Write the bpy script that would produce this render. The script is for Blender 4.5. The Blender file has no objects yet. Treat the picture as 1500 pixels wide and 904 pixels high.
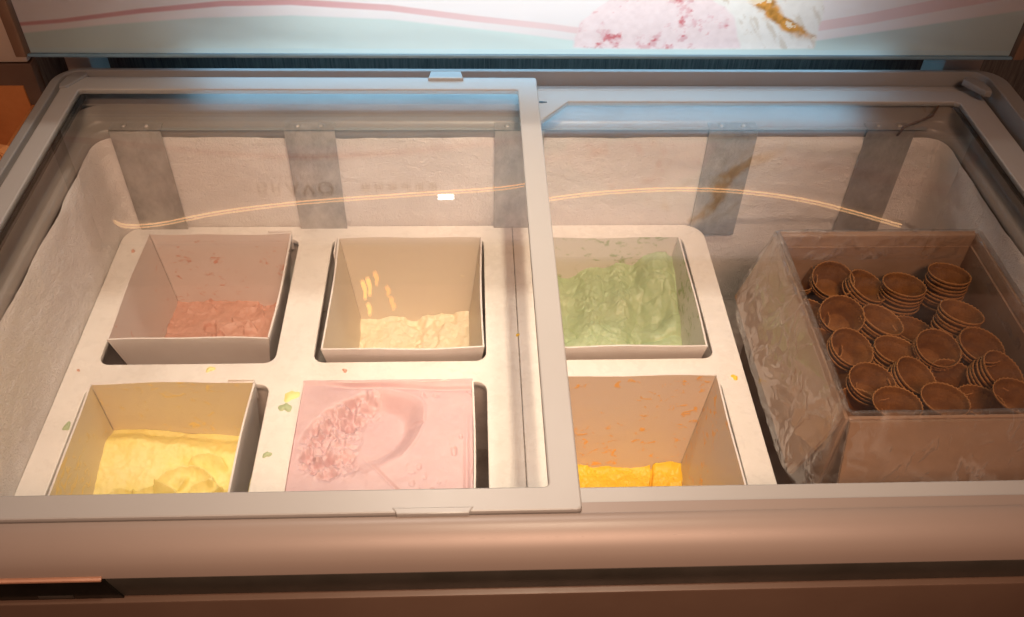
import bpy, bmesh, math, random
import numpy as np
from mathutils import Vector, Matrix
random.seed(7); rng = np.random.default_rng(11)
sc = bpy.context.scene
COL = sc.collection

# ------------------------------------------------------------------ camera
H = 0.62                                     # eye height above the freezer's glass (world z = 0 is the door top)
cam_d = bpy.data.cameras.new('camera'); cam = bpy.data.objects.new('camera', cam_d); COL.objects.link(cam)
cam_d.sensor_width = 36; cam_d.lens = 32.007; cam_d.clip_start = .01; cam_d.clip_end = 50
CR, CU, CD = Vector((.9991, -.0362, .0231)), Vector((.0087, .6971, .7170)), Vector((.0421, .7161, -.6967))
m = Matrix((CR, CU, -CD)).transposed().to_quaternion().to_matrix().to_4x4(); m.translation = (0, 0, H)
cam.matrix_world = m
sc.camera = cam
FPX = 1333.63
def ray(u, v): return (CD + CR * ((u - 750) / FPX) - CU * ((v - 452) / FPX)).normalized()
def at_z(u, v, z): r = ray(u, v); return Vector((0, 0, H)) + r * ((z - H) / r.z)
def at_y(u, v, y): r = ray(u, v); return Vector((0, 0, H)) + r * (y / r.y)

# ------------------------------------------------------------------ render, world, lamps
sc.render.engine = 'CYCLES'
cy = sc.cycles; cy.use_denoising = True; cy.max_bounces = 10; cy.diffuse_bounces = 5; cy.glossy_bounces = 5
cy.transmission_bounces = 6; cy.transparent_max_bounces = 16; cy.caustics_reflective = False; cy.caustics_refractive = False
cy.sample_clamp_indirect = 4.0
try: cy.denoiser = 'OPENIMAGEDENOISE'; cy.denoising_input_passes = 'RGB_ALBEDO_NORMAL'
except Exception: pass
sc.view_settings.view_transform = 'Standard'; sc.view_settings.look = 'None'
sc.view_settings.exposure = -0.32; sc.view_settings.gamma = 1; sc.view_settings.use_curve_mapping = False
w = bpy.data.worlds.new('World'); sc.world = w; w.use_nodes = True
w.node_tree.nodes['Background'].inputs[0].default_value = (1, .47, .31, 1)
w.node_tree.nodes['Background'].inputs[1].default_value = .18

def area(name, loc, target, size, power, col, shape='DISK', size_y=None, spread=180):
    l = bpy.data.lights.new(name, 'AREA'); l.shape = shape; l.size = size
    if size_y: l.size_y = size_y
    l.energy = power; l.color = col; l.spread = math.radians(spread)
    o = bpy.data.objects.new(name, l); COL.objects.link(o); o.location = loc
    o.rotation_euler = (Vector(target) - Vector(loc)).to_track_quat('-Z', 'Y').to_euler()
    return o
# two ceiling downlights beyond the sign (the sign's top edge shades the rear of the freezer)
area('ceiling_downlight', (-.12, 1.55, 1.75), (-.10, .62, -.2), .10, 1.5, (1, .84, .70), spread=50)
area('ceiling_downlight_right', (.36, 1.58, 1.75), (.02, .62, -.2), .10, .8, (1, .84, .70), spread=50)
# and one above the customer
area('ceiling_downlight_front', (.20, .36, 1.75), (-.01, .78, -.2), .09, 2.1, (1, .78, .57), spread=40)
SIGN_Y = 1.06
# the shop's warm ceiling cove behind the viewer
area('ceiling_cove', (.25, -.75, 1.75), (.02, .80, -.2), .9, 5.0, (1, .56, .37), 'RECTANGLE', .4, 46)
# the tubes inside the backlit sign (they light the translucent face from behind)
area('sign_tubes', (.09, SIGN_Y + .100, .155), (.09, 0, .14), .66, .95, (.88, .97, 1), 'RECTANGLE', .17)
area('sign_bottom_tube', (.09, SIGN_Y + .058, .095), (.09, SIGN_Y+.058, 0), .90, 1.5, (.66, .88, 1), 'RECTANGLE', .05, 105)

# ------------------------------------------------------------------ helpers
def link(o, parent=None):
    COL.objects.link(o)
    if parent: o.parent = parent
    return o
def tag(o, label=None, cat=None, group=None, kind=None):
    if label: o['label'] = label
    if cat: o['category'] = cat
    if group: o['group'] = group
    if kind: o['kind'] = kind
    return o
def empty(name, loc, label, cat, group=None):
    o = link(bpy.data.objects.new(name, None)); o.location = loc; o.empty_display_size = .02
    return tag(o, label, cat, group)
def place(o, parent):
    """parent o (built in world coordinates) under an Empty without moving it"""
    if parent:
        o.parent = parent
        wl = Vector((0, 0, 0)); p = parent
        while p: wl += p.location; p = p.parent
        o.location = o.location - wl
    return o
def from_pd(name, V, F, mat, parent=None, smooth=True):
    me = bpy.data.meshes.new(name); me.from_pydata([tuple(v) for v in V], [], [tuple(f) for f in F]); me.update()
    if smooth: me.polygons.foreach_set('use_smooth', [True] * len(me.polygons))
    if mat: me.materials.append(mat)
    return place(link(bpy.data.objects.new(name, me)), parent)
def from_bm(name, bm, mat, parent=None, smooth=False, angle=40):
    me = bpy.data.meshes.new(name); bmesh.ops.recalc_face_normals(bm, faces=bm.faces); bm.to_mesh(me); bm.free()
    if smooth:
        me.polygons.foreach_set('use_smooth', [True] * len(me.polygons))
        try: me.set_sharp_from_angle(angle=math.radians(angle))
        except Exception: pass
    me.materials.append(mat)
    return place(link(bpy.data.objects.new(name, me)), parent)
def box(name, x0, x1, y0, y1, z0, z1, mat, parent=None, bevel=0, seg=2):
    bm = bmesh.new(); bmesh.ops.create_cube(bm, size=1)
    for v in bm.verts: v.co = Vector(((x0+x1)/2 + v.co.x*(x1-x0), (y0+y1)/2 + v.co.y*(y1-y0), (z0+z1)/2 + v.co.z*(z1-z0)))
    if bevel: bmesh.ops.bevel(bm, geom=bm.edges[:], offset=bevel, segments=seg, profile=.5, affect='EDGES')
    return from_bm(name, bm, mat, parent, bool(bevel))
def rrect(x0, x1, y0, y1, r, n=6):
    P = []
    for cx, cyy, a0 in ((x1-r, y1-r, 0), (x0+r, y1-r, 90), (x0+r, y0+r, 180), (x1-r, y0+r, 270)):
        for k in range(n+1):
            a = math.radians(a0 + 90*k/n); P.append((cx + r*math.cos(a), cyy + r*math.sin(a)))
    return P
def prism(name, loops, z0, z1, mat, parent=None, bevel=.002):
    """flat plate with holes: loops[0] outline, the rest holes"""
    cu = bpy.data.curves.new(name, 'CURVE'); cu.dimensions = '2D'; cu.fill_mode = 'BOTH'
    cu.extrude = (z1-z0)/2 - bevel; cu.bevel_depth = bevel; cu.bevel_resolution = 1; cu.offset = -bevel
    for L in loops:
        s = cu.splines.new('POLY'); s.points.add(len(L)-1); s.use_cyclic_u = True
        for p, q in zip(s.points, L): p.co = (q[0], q[1], 0, 1)
    t = bpy.data.objects.new('tmp', cu); COL.objects.link(t)
    dg = bpy.context.evaluated_depsgraph_get()
    me = bpy.data.meshes.new_from_object(t.evaluated_get(dg)); bpy.data.objects.remove(t); bpy.data.curves.remove(cu)
    me.name = name; me.transform(Matrix.Translation((0, 0, (z0+z1)/2))); me.materials.clear(); me.materials.append(mat)
    me.polygons.foreach_set('use_smooth', [True] * len(me.polygons))
    try: me.set_sharp_from_angle(angle=math.radians(30))
    except Exception: pass
    return place(link(bpy.data.objects.new(name, me)), parent)
def tube(name, pts, r, mat, parent=None, n=8):
    V, F = [], []; pts = [Vector(p) for p in pts]
    for i, p in enumerate(pts):
        t = (pts[min(i+1, len(pts)-1)] - pts[max(i-1, 0)]).normalized()
        a = t.cross(Vector((0, 0, 1)));  a = a.normalized() if a.length > 1e-4 else Vector((1, 0, 0)); b = t.cross(a)
        for k in range(n):
            q = 2*math.pi*k/n; V.append(p + a*(r*math.cos(q)) + b*(r*math.sin(q)))
    for i in range(len(pts)-1):
        for k in range(n): F.append((i*n+k, i*n+(k+1) % n, (i+1)*n+(k+1) % n, (i+1)*n+k))
    F.append(tuple(range(n))[::-1]); F.append(tuple((len(pts)-1)*n+k for k in range(n)))
    return from_pd(name, V, F, mat, parent)
def extrude_x(name, prof, x0, x1, mat, parent=None, nx=2, bow=None):
    """profile of (y, z) swept along x, closed"""
    V, F = [], []; n = len(prof)
    for i in range(nx):
        x = x0 + (x1-x0)*i/(nx-1)
        for (y, z) in prof: V.append((x, y, z))
    for i in range(nx-1):
        for k in range(n): F.append((i*n+k, (i+1)*n+k, (i+1)*n+(k+1) % n, i*n+(k+1) % n))
    F.append(tuple(range(n))); F.append(tuple((nx-1)*n+k for k in range(n))[::-1])
    bm = bmesh.new(); me = bpy.data.meshes.new('t'); me.from_pydata(V, [], F); bm.from_mesh(me); bpy.data.meshes.remove(me)
    return from_bm(name, bm, mat, parent, True, 35)
TAB = rng.random((256, 256))
def vnoise(x, y):
    xi = np.floor(x).astype(int); yi = np.floor(y).astype(int); fx = x - xi; fy = y - yi
    fx = fx*fx*fx*(fx*(fx*6-15)+10); fy = fy*fy*fy*(fy*(fy*6-15)+10)
    g = lambda a, b: TAB[a % 256, b % 256]
    return (g(xi, yi)*(1-fx)+g(xi+1, yi)*fx)*(1-fy) + (g(xi, yi+1)*(1-fx)+g(xi+1, yi+1)*fx)*fy
def fbm(x, y, o=4, g=.5):
    s = 0; a = 1; t = 0
    for k in range(o): s = s + a*(vnoise(x*2**k+17.3*k, y*2**k+5.1*k)-.5); t += a; a *= g
    return s/t*2
def sstep(a, b, x): t = np.clip((x-a)/(b-a), 0, 1); return t*t*(3-2*t)

# ------------------------------------------------------------------ materials
MATS = {}
def nt(name):
    m = bpy.data.materials.new(name); m.use_nodes = True; t = m.node_tree; MATS[name] = m
    return m, t, t.nodes['Principled BSDF'], t.nodes, t.links
def ramp(n, l, src, a, b, p0=.35, p1=.65):
    r = n.new('ShaderNodeValToRGB'); e = r.color_ramp.elements
    e[0].position, e[1].position = p0, p1; e[0].color, e[1].color = (*a, 1), (*b, 1); l.new(src, r.inputs[0]); return r.outputs[0]
def noise(n, l, scale, detail=4, rough=.55, co=None, stretch=None, dist=0):
    x = n.new('ShaderNodeTexNoise'); x.inputs['Scale'].default_value = scale; x.inputs['Detail'].default_value = detail
    x.inputs['Roughness'].default_value = rough; x.inputs['Distortion'].default_value = dist
    c = n.new('ShaderNodeTexCoord').outputs['Object'] if co is None else co
    if stretch:
        mp = n.new('ShaderNodeMapping'); mp.inputs['Scale'].default_value = stretch; l.new(c, mp.inputs[0]); c = mp.outputs[0]
    l.new(c, x.inputs['Vector']); return x.outputs['Fac']
def bump(n, l, b, h, strength, dist=.002):
    u = n.new('ShaderNodeBump'); u.inputs['Strength'].default_value = strength; u.inputs['Distance'].default_value = dist
    l.new(h, u.inputs['Height']); l.new(u.outputs[0], b.inputs['Normal']); return u
def plastic(name, ca, cb, rough=.4, scale=14, bs=.04, spec=.5, bscale=900, rvar=.1):
    m, t, b, n, l = nt(name)
    f = noise(n, l, scale, 5, .6); l.new(ramp(n, l, f, ca, cb), b.inputs['Base Color'])
    r = n.new('ShaderNodeMapRange'); r.inputs[3].default_value = rough-rvar; r.inputs[4].default_value = rough+rvar
    l.new(noise(n, l, scale*3, 6, .7), r.inputs[0]); l.new(r.outputs[0], b.inputs['Roughness'])
    b.inputs['Specular IOR Level'].default_value = spec
    if bs: bump(n, l, b, noise(n, l, bscale, 2), bs, .0004)
    return m
M_frame = plastic('frame_plastic', (.295, .308, .308), (.305, .318, .318), .36, 9, .02, .5, 900, .04)
M_rim = plastic('rim_plastic', (.20, .212, .215), (.21, .222, .225), .38, 9, .02, .5, 900, .04)
M_collar = plastic('collar_plastic', (.27, .245, .22), (.31, .285, .26), .35, 12)
M_bumper = plastic('bumper_plastic', (.225, .19, .168), (.235, .20, .178), .38, 6, .015, .5, 900, .03)
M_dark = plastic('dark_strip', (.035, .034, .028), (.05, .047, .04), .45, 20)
M_body = plastic('body_panel', (.11, .072, .052), (.13, .088, .064), .42, 5)
M_black = plastic('control_black', (.006, .006, .005), (.012, .011, .009), .22, 30)
M_copper = plastic('copper_trim', (.33, .18, .12), (.38, .21, .14), .3, 40)
M_cap = plastic('cap_plastic', (.46, .44, .42), (.52, .50, .48), .3, 20)
M_plate = plastic('rack_plastic', (.76, .74, .70), (.83, .81, .77), .28, 16, .03, .5, 500)
M_blue = plastic('sign_trim_blue', (.10, .20, .30), (.14, .26, .37), .35, 20)
M_post = plastic('bracket_grey', (.42, .42, .40), (.48, .47, .45), .4, 20)
M_beige = plastic('beige_panel', (.66, .56, .46), (.70, .60, .50), .5, 8)
M_trim = plastic('brown_trim', (.16, .10, .07), (.20, .13, .09), .45, 12)
M_wire = plastic('wire', (.10, .06, .04), (.14, .08, .05), .5, 40)
M_red = plastic('red_wire', (.30, .04, .03), (.35, .06, .04), .45, 40)
M_ink = plastic('print_ink', (.05, .028, .02), (.07, .035, .025), .5, 60)

def mat_frost():
    m, t, b, n, l = nt('frost')
    f1 = noise(n, l, 9, 5, .6); f2 = noise(n, l, 420, 3, .7); f3 = noise(n, l, 120, 5, .65)
    l.new(ramp(n, l, f1, (.86, .82, .79), (.95, .93, .91), .3, .7), b.inputs['Base Color'])
    b.inputs['Roughness'].default_value = .75
    mx = n.new('ShaderNodeMath'); mx.operation = 'ADD'; l.new(f2, mx.inputs[0]); l.new(f3, mx.inputs[1])
    bump(n, l, b, mx.outputs[0], .8, .0035)
    b.inputs['Subsurface Weight'].default_value = .0
    return m
M_frost = mat_frost()
def mat_steel():
    m, t, b, n, l = nt('strap_steel')
    b.inputs['Metallic'].default_value = .6
    f = noise(n, l, 14, 7, .7, stretch=(1.5, 1.5, 1)); l.new(ramp(n, l, f, (.30, .28, .26), (.66, .63, .60), .32, .72), b.inputs['Base Color'])
    r = n.new('ShaderNodeMapRange'); r.inputs[3].default_value = .28; r.inputs[4].default_value = .6
    l.new(noise(n, l, 60, 6, .7), r.inputs[0]); l.new(r.outputs[0], b.inputs['Roughness'])
    bump(n, l, b, noise(n, l, 60, 6, .7), .7, .004)
    return m
M_steel = mat_steel()
def mat_wood():
    m, t, b, n, l = nt('dark_wood')
    f = noise(n, l, 60, 8, .7, stretch=(7, 7, .35)); l.new(ramp(n, l, f, (.03, .03, .03), (.17, .16, .145), .3, .75), b.inputs['Base Color'])
    b.inputs['Roughness'].default_value = .6; bump(n, l, b, f, .4, .002)
    return m
M_wood = mat_wood()
def mat_glass():
    m = bpy.data.materials.new('door_glass'); m.use_nodes = True; t = m.node_tree; n = t.nodes; l = t.links
    n.remove(n['Principled BSDF']); out = n['Material Output']
    g = n.new('ShaderNodeNewGeometry'); ior = n.new('ShaderNodeMapRange'); ior.inputs[3].default_value = 1.5; ior.inputs[4].default_value = 1/1.5
    l.new(g.outputs['Backfacing'], ior.inputs[0])
    fr = n.new('ShaderNodeFresnel'); l.new(ior.outputs[0], fr.inputs[0])
    tr = n.new('ShaderNodeBsdfTransparent'); tr.inputs[0].default_value = (.985, .995, .99, 1)
    gl = n.new('ShaderNodeBsdfGlossy'); gl.inputs['Roughness'].default_value = .0
    # faint film of dirt and wiped streaks
    tc = n.new('ShaderNodeTexCoord').outputs['Object']
    s = noise(n, l, 14, 6, .7, tc, (1, 4, 1)); haze = n.new('ShaderNodeMapRange'); haze.inputs[1].default_value = .42; haze.inputs[2].default_value = .8
    haze.inputs[3].default_value = .001; haze.inputs[4].default_value = .014; l.new(s, haze.inputs[0])
    df = n.new('ShaderNodeBsdfDiffuse'); df.inputs[0].default_value = (.8, .8, .8, 1)
    m0 = n.new('ShaderNodeMixShader'); l.new(haze.outputs[0], m0.inputs[0]); l.new(tr.outputs[0], m0.inputs[1]); l.new(df.outputs[0], m0.inputs[2])
    m1 = n.new('ShaderNodeMixShader'); ck = n.new('ShaderNodeMath'); ck.operation = 'MULTIPLY'; ck.use_clamp = True; ck.inputs[1].default_value = 1.4; l.new(fr.outputs[0], ck.inputs[0])   # coated low-e glass
    l.new(ck.outputs[0], m1.inputs[0]); l.new(m0.outputs[0], m1.inputs[1]); l.new(gl.outputs[0], m1.inputs[2])
    l.new(m1.outputs[0], out.inputs[0]); return m
M_glass = mat_glass()
def mat_sign():
    m = bpy.data.materials.new('sign_face'); m.use_nodes = True; t = m.node_tree; n = t.nodes; l = t.links
    n.remove(n['Principled BSDF']); out = n['Material Output']
    a = n.new('ShaderNodeAttribute'); a.attribute_name = 'print'
    tl = n.new('ShaderNodeBsdfTranslucent'); l.new(a.outputs['Color'], tl.inputs[0])
    df = n.new('ShaderNodeBsdfDiffuse'); l.new(a.outputs['Color'], df.inputs[0])
    m0 = n.new('ShaderNodeMixShader'); m0.inputs[0].default_value = .35; l.new(tl.outputs[0], m0.inputs[1]); l.new(df.outputs[0], m0.inputs[2])
    gl = n.new('ShaderNodeBsdfGlossy'); gl.inputs['Roughness'].default_value = .0
    fr = n.new('ShaderNodeFresnel'); fr.inputs[0].default_value = 1.5
    m1 = n.new('ShaderNodeMixShader'); l.new(fr.outputs[0], m1.inputs[0]); l.new(m0.outputs[0], m1.inputs[1]); l.new(gl.outputs[0], m1.inputs[2])
    l.new(m1.outputs[0], out.inputs[0]); return m
M_sign = mat_sign()
def mat_under():
    m = bpy.data.materials.new('sign_underside_acrylic'); m.use_nodes = True; t = m.node_tree; n = t.nodes; l = t.links
    n.remove(n['Principled BSDF']); tl = n.new('ShaderNodeBsdfTranslucent'); tl.inputs[0].default_value = (.50, .74, .90, 1)
    df = n.new('ShaderNodeBsdfDiffuse'); df.inputs[0].default_value = (.20, .34, .45, 1)
    mx = n.new('ShaderNodeMixShader'); mx.inputs[0].default_value = .3; l.new(tl.outputs[0], mx.inputs[1]); l.new(df.outputs[0], mx.inputs[2]); l.new(mx.outputs[0], n['Material Output'].inputs[0]); return m
M_under = mat_under()
M_box_in = plastic('sign_inside_white', (.40, .40, .40), (.44, .44, .44), .7, 10)
def mat_card(name, ca, cb):
    m, t, b, n, l = nt(name)
    f = noise(n, l, 25, 6, .7); l.new(ramp(n, l, f, ca, cb, .3, .7), b.inputs['Base Color']); b.inputs['Roughness'].default_value = .8
    bump(n, l, b, noise(n, l, 160, 4, .6), .2, .001); return m
M_card = mat_card('cardboard', (.27, .165, .10), (.34, .21, .13))
M_card2 = mat_card('cardboard_orange', (.44, .17, .05), (.52, .22, .07))
def mat_paper(name, smear, amount, tint=(.68, .63, .59), thr=.66):
    """waxed white carton; inside walls smeared with ice cream (streaky patches of their own shape)"""
    m, t, b, n, l = nt(name)
    tc = n.new('ShaderNodeTexCoord').outputs['Object']
    f = noise(n, l, 62, 6, .62, tc, (1, 1, 1.7), .7); f2 = noise(n, l, 7, 3, .5, tc)
    ad = n.new('ShaderNodeMath'); ad.operation = 'MULTIPLY_ADD'; l.new(f2, ad.inputs[0]); ad.inputs[1].default_value = .5; l.new(f, ad.inputs[2])
    r = n.new('ShaderNodeMapRange'); r.inputs[1].default_value = thr+.19; r.inputs[2].default_value = thr+.28; r.inputs[4].default_value = amount
    l.new(ad.outputs[0], r.inputs[0])
    wash = n.new('ShaderNodeMapRange'); wash.inputs[1].default_value = .3; wash.inputs[2].default_value = .75; wash.inputs[3].default_value = .03; wash.inputs[4].default_value = .16*amount
    l.new(f2, wash.inputs[0])
    mx0 = n.new('ShaderNodeMix'); mx0.data_type = 'RGBA'; l.new(wash.outputs[0], mx0.inputs[0]); mx0.inputs[6].default_value = (*tint, 1); mx0.inputs[7].default_value = (*smear, 1)
    mx = n.new('ShaderNodeMix'); mx.data_type = 'RGBA'; l.new(r.outputs[0], mx.inputs[0]); l.new(mx0.outputs[2], mx.inputs[6]); mx.inputs[7].default_value = (*smear, 1)
    l.new(mx.outputs[2], b.inputs['Base Color']); b.inputs['Roughness'].default_value = .38
    bump(n, l, b, r.outputs[0], .35, .0015)
    return m
M_paper_edge = plastic('paper_outer', (.74, .70, .67), (.80, .77, .74), .5, 18)
def mat_ice(name, ca, cb, cc=None):
    m, t, b, n, l = nt(name)
    f = noise(n, l, 22, 6, .65); c = ramp(n, l, f, ca, cb, .3, .7)
    l.new(c, b.inputs['Base Color']); b.inputs['Roughness'].default_value = .42
    b.inputs['Subsurface Weight'].default_value = .08; b.inputs['Subsurface Radius'].default_value = (1, .6, .4); b.inputs['Subsurface Scale'].default_value = .004
    a = noise(n, l, 260, 5, .7); bump(n, l, b, a, .28, .0012)
    return m
def mat_cone():
    m, t, b, n, l = nt('wafer')
    f = noise(n, l, 70, 5, .6); l.new(ramp(n, l, f, (.13, .050, .012), (.22, .088, .021), .3, .7), b.inputs['Base Color'])
    b.inputs['Roughness'].default_value = .78; b.inputs['Specular IOR Level'].default_value = .2; bump(n, l, b, noise(n, l, 260, 5, .65), .6, .0016); return m
M_cone = mat_cone()
M_cone_rim_lit = plastic('wafer_edge_lit', (.24, .105, .032), (.34, .155, .05), .7, 90, .3, .2, 300)  # lighter rim colour paints in the light caught by the edges
def mat_film():
    m = bpy.data.materials.new('plastic_film'); m.use_nodes = True; t = m.node_tree; n = t.nodes; l = t.links
    b = n['Principled BSDF']; out = n['Material Output']
    b.inputs['Base Color'].default_value = (.80, .74, .70, 1); b.inputs['Roughness'].default_value = .18
    tr = n.new('ShaderNodeBsdfTransparent'); lw = n.new('ShaderNodeLayerWeight'); lw.inputs[0].default_value = .30
    tc = n.new('ShaderNodeTexCoord').outputs['Object']
    def ridges(scale, st, rot, dist, width):
        mp = n.new('ShaderNodeMapping'); mp.inputs['Rotation'].default_value = rot; mp.inputs['Scale'].default_value = st; l.new(tc, mp.inputs[0])
        f = noise(n, l, scale, 3, .5, mp.outputs[0], None, dist)
        s1 = n.new('ShaderNodeMath'); s1.operation = 'SUBTRACT'; l.new(f, s1.inputs[0]); s1.inputs[1].default_value = .5
        s2 = n.new('ShaderNodeMath'); s2.operation = 'ABSOLUTE'; l.new(s1.outputs[0], s2.inputs[0])
        r = n.new('ShaderNodeMapRange'); r.inputs[1].default_value = 0; r.inputs[2].default_value = width; r.inputs[3].default_value = 1; r.inputs[4].default_value = 0; r.interpolation_type = 'SMOOTHSTEP'
        l.new(s2.outputs[0], r.inputs[0]); return r.outputs[0]
    r1 = ridges(13, (1, 1.0, .40), (.5, .2, .3), .7, .05); r2 = ridges(26, (1, .6, .7), (-.5, .3, .2), .5, .045)
    gate = n.new('ShaderNodeMapRange'); gate.inputs[1].default_value = .36; gate.inputs[2].default_value = .58; l.new(noise(n, l, 9, 3, .5, tc), gate.inputs[0])
    k = n.new('ShaderNodeMath'); k.operation = 'MULTIPLY_ADD'; l.new(r2, k.inputs[0]); k.inputs[1].default_value = .6; l.new(r1, k.inputs[2])
    k2 = n.new('ShaderNodeMath'); k2.operation = 'MULTIPLY'; l.new(k.outputs[0], k2.inputs[0]); l.new(gate.outputs[0], k2.inputs[1])
    a = n.new('ShaderNodeMath'); a.operation = 'MULTIPLY_ADD'; l.new(k2.outputs[0], a.inputs[0]); a.inputs[1].default_value = .17; a.inputs[2].default_value = .025
    ad = n.new('ShaderNodeMath'); ad.operation = 'MULTIPLY_ADD'; l.new(lw.outputs['Facing'], ad.inputs[0]); ad.inputs[1].default_value = .10; l.new(a.outputs[0], ad.inputs[2]); ad.use_clamp = True
    mx = n.new('ShaderNodeMixShader'); l.new(ad.outputs[0], mx.inputs[0]); l.new(tr.outputs[0], mx.inputs[1]); l.new(b.outputs[0], mx.inputs[2])
    bp = bump(n, l, b, k.outputs[0], .30, .004)
    gl = n.new('ShaderNodeBsdfGlossy'); gl.inputs['Roughness'].default_value = .14; l.new(bp.outputs[0], gl.inputs['Normal'])
    fr = n.new('ShaderNodeLayerWeight'); fr.inputs[0].default_value = .25; l.new(bp.outputs[0], fr.inputs['Normal'])
    fm = n.new('ShaderNodeMath'); fm.operation = 'MULTIPLY_ADD'; l.new(fr.outputs['Fresnel'], fm.inputs[0]); fm.inputs[1].default_value = .24; fm.inputs[2].default_value = .0; fm.use_clamp = True
    m2 = n.new('ShaderNodeMixShader'); l.new(fm.outputs[0], m2.inputs[0]); l.new(mx.outputs[0], m2.inputs[1]); l.new(gl.outputs[0], m2.inputs[2])
    l.new(m2.outputs[0], out.inputs[0]); return m
M_film = mat_film()
def mat_emit(name, col, s):
    m = bpy.data.materials.new(name); m.use_nodes = True; n = m.node_tree.nodes; n.remove(n['Principled BSDF'])
    e = n.new('ShaderNodeEmission'); e.inputs[0].default_value = (*col, 1); e.inputs[1].default_value = s
    m.node_tree.links.new(e.outputs[0], n['Material Output'].inputs[0]); return m

# ================================================================== SETTING
fl = from_pd('floor', [(-2, -1.5, -.9), (2, -1.5, -.9), (2, 1.3, -.9), (-2, 1.3, -.9)], [(0, 1, 2, 3)], plastic('floor_tile', (.05, .035, .025), (.08, .055, .04), .5, 3), None, False); tag(fl, 'dark brown floor under the freezer', 'floor', kind='structure')
wall = box('wall', -.63, 1.6, 1.22, 1.26, -.9, .50, M_wood, None); tag(wall, 'dark wood grain wall panel behind the freezer', 'wall', kind='structure')

# ================================================================== FREEZER
fz = empty('chest_freezer', (.08, .75, -.88), 'wide chest freezer with beige plastic rim, rounded front bumper and sliding glass lids', 'freezer')
XL, XR = -.5295, .698
# raised rim on three sides
RO = .036
out = [(.721, .375)] + [(.721-RO+RO*math.cos(a), 1.0965-RO+RO*math.sin(a)) for a in np.linspace(0, math.pi/2, 9)] + \
      [(-.5415+RO+RO*math.cos(a), 1.0965-RO+RO*math.sin(a)) for a in np.linspace(math.pi/2, math.pi, 9)] + [(-.5415, .375)]
inn = [(XL, .375)] + [(XL+.022+.022*math.cos(a), 1.0890-.022+.022*math.sin(a)) for a in np.linspace(math.pi, math.pi/2, 7)] + \
      [(XR-.022+.022*math.cos(a), 1.0890-.022+.022*math.sin(a)) for a in np.linspace(math.pi/2, 0, 7)] + [(XR, .375)]
prism('rim', [out + inn], -.045, .0015, M_rim, fz, .002)
# rails under the doors (upper rail left door, lower rail right door)
OP = (-.506, .660, .432, 1.052)
prism('door_rail', [[(XL+.001, .41), (XR-.001, .41), (XR-.001, 1.0885), (XL+.001, 1.0885)], rrect(*OP, .012)], -.0300, -.0265, M_collar, fz, .001)
box('track', .088, XR-.002, 1.0765, 1.0885, -.026, -.0195, M_frame, fz, .001)
# liner: collar, ledge, then frosted walls
def ring(x0, x1, y0, y1, r, npts=None):
    P = []; step = .006
    L = rrect(x0, x1, y0, y1, r, 8)
    for i in range(len(L)):
        a = Vector(L[i]); b = Vector(L[(i+1) % len(L)]); d = (b-a).length; k = max(1, int(d/step)) if d > .02 else 1
        for j in range(k): P.append(a.lerp(b, j/k))
    return P
WX0, WX1, WY0, WY1 = -.4955, .646, .446, 1.0355
def loft(name, rings, mat, parent, noise_amp=0):
    base = ring(WX0, WX1, WY0, WY1, .03); n = len(base); V = []; F = []
    cxx, cyy = (WX0+WX1)/2, (WY0+WY1)/2; hx, hy = (WX1-WX0)/2, (WY1-WY0)/2
    for (off, z) in rings:
        for p in base:
            x = cxx + (p.x-cxx)*(hx+off)/hx; y = cyy + (p.y-cyy)*(hy+off)/hy; V.append([x, y, z])
    for i in range(len(rings)-1):
        for k in range(n): F.append((i*n+k, (i+1)*n+k, (i+1)*n+(k+1) % n, i*n+(k+1) % n))
    V = np.array(V)
    if noise_amp:
        ss = np.tile(np.arange(n)*.006, len(rings)); zz = V[:, 2]
        d = fbm(ss*18, zz*18, 5, .6)*.5 + fbm(ss*90, zz*90, 3)*.35
        fade = sstep(-.055, -.075, zz + .012*fbm(ss*9, zz*0+3, 3)) * (1-.85*sstep(-.205, -.217, zz))
        g = np.array([cxx, cyy]); dirs = V[:, :2]-g; inward = np.zeros_like(dirs)
        inward[:, 0] = np.where(np.abs(dirs[:, 0])/hx > np.abs(dirs[:, 1])/hy, -np.sign(dirs[:, 0]), 0); inward[:, 1] = np.where(inward[:, 0] == 0, -np.sign(dirs[:, 1]), 0)
        lump = np.clip(fbm(ss*7+2, zz*13, 4, .6), 0, 1)*.004*sstep(-.16, -.08, zz) + np.clip(fbm(ss*30, zz*30+4, 3), 0, 1)*.002
        V[:, :2] += inward * (((d*.5+.5)*noise_amp+lump)*fade)[:, None]
    return from_pd(name, V, F, mat, parent)
box('ledge_glint', WX0+.03, WX1-.03, 1.0305, 1.0362, -.0532, -.0514, M_frame, fz, .001)  # added strip standing in for light caught along the ledge edges
loft('collar', [(.0155, -.0275), (.0155, -.048), (.0145, -.050)], M_collar, fz)
loft('liner_ledge', [(.0150, -.0495), (.0140, -.0525), (.003, -.0535), (0, -.0555), (0, -.068)], M_collar, fz)
zs = np.concatenate([np.linspace(-.066, -.225, 34), np.linspace(-.24, -.375, 8)])
loft('liner_wall', [(.0004, z) for z in zs], M_frost, fz, .006)
box('liner_floor', WX0-.01, WX1+.01, WY0-.01, WY1+.01, -.39, -.372, M_steel, fz)
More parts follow.
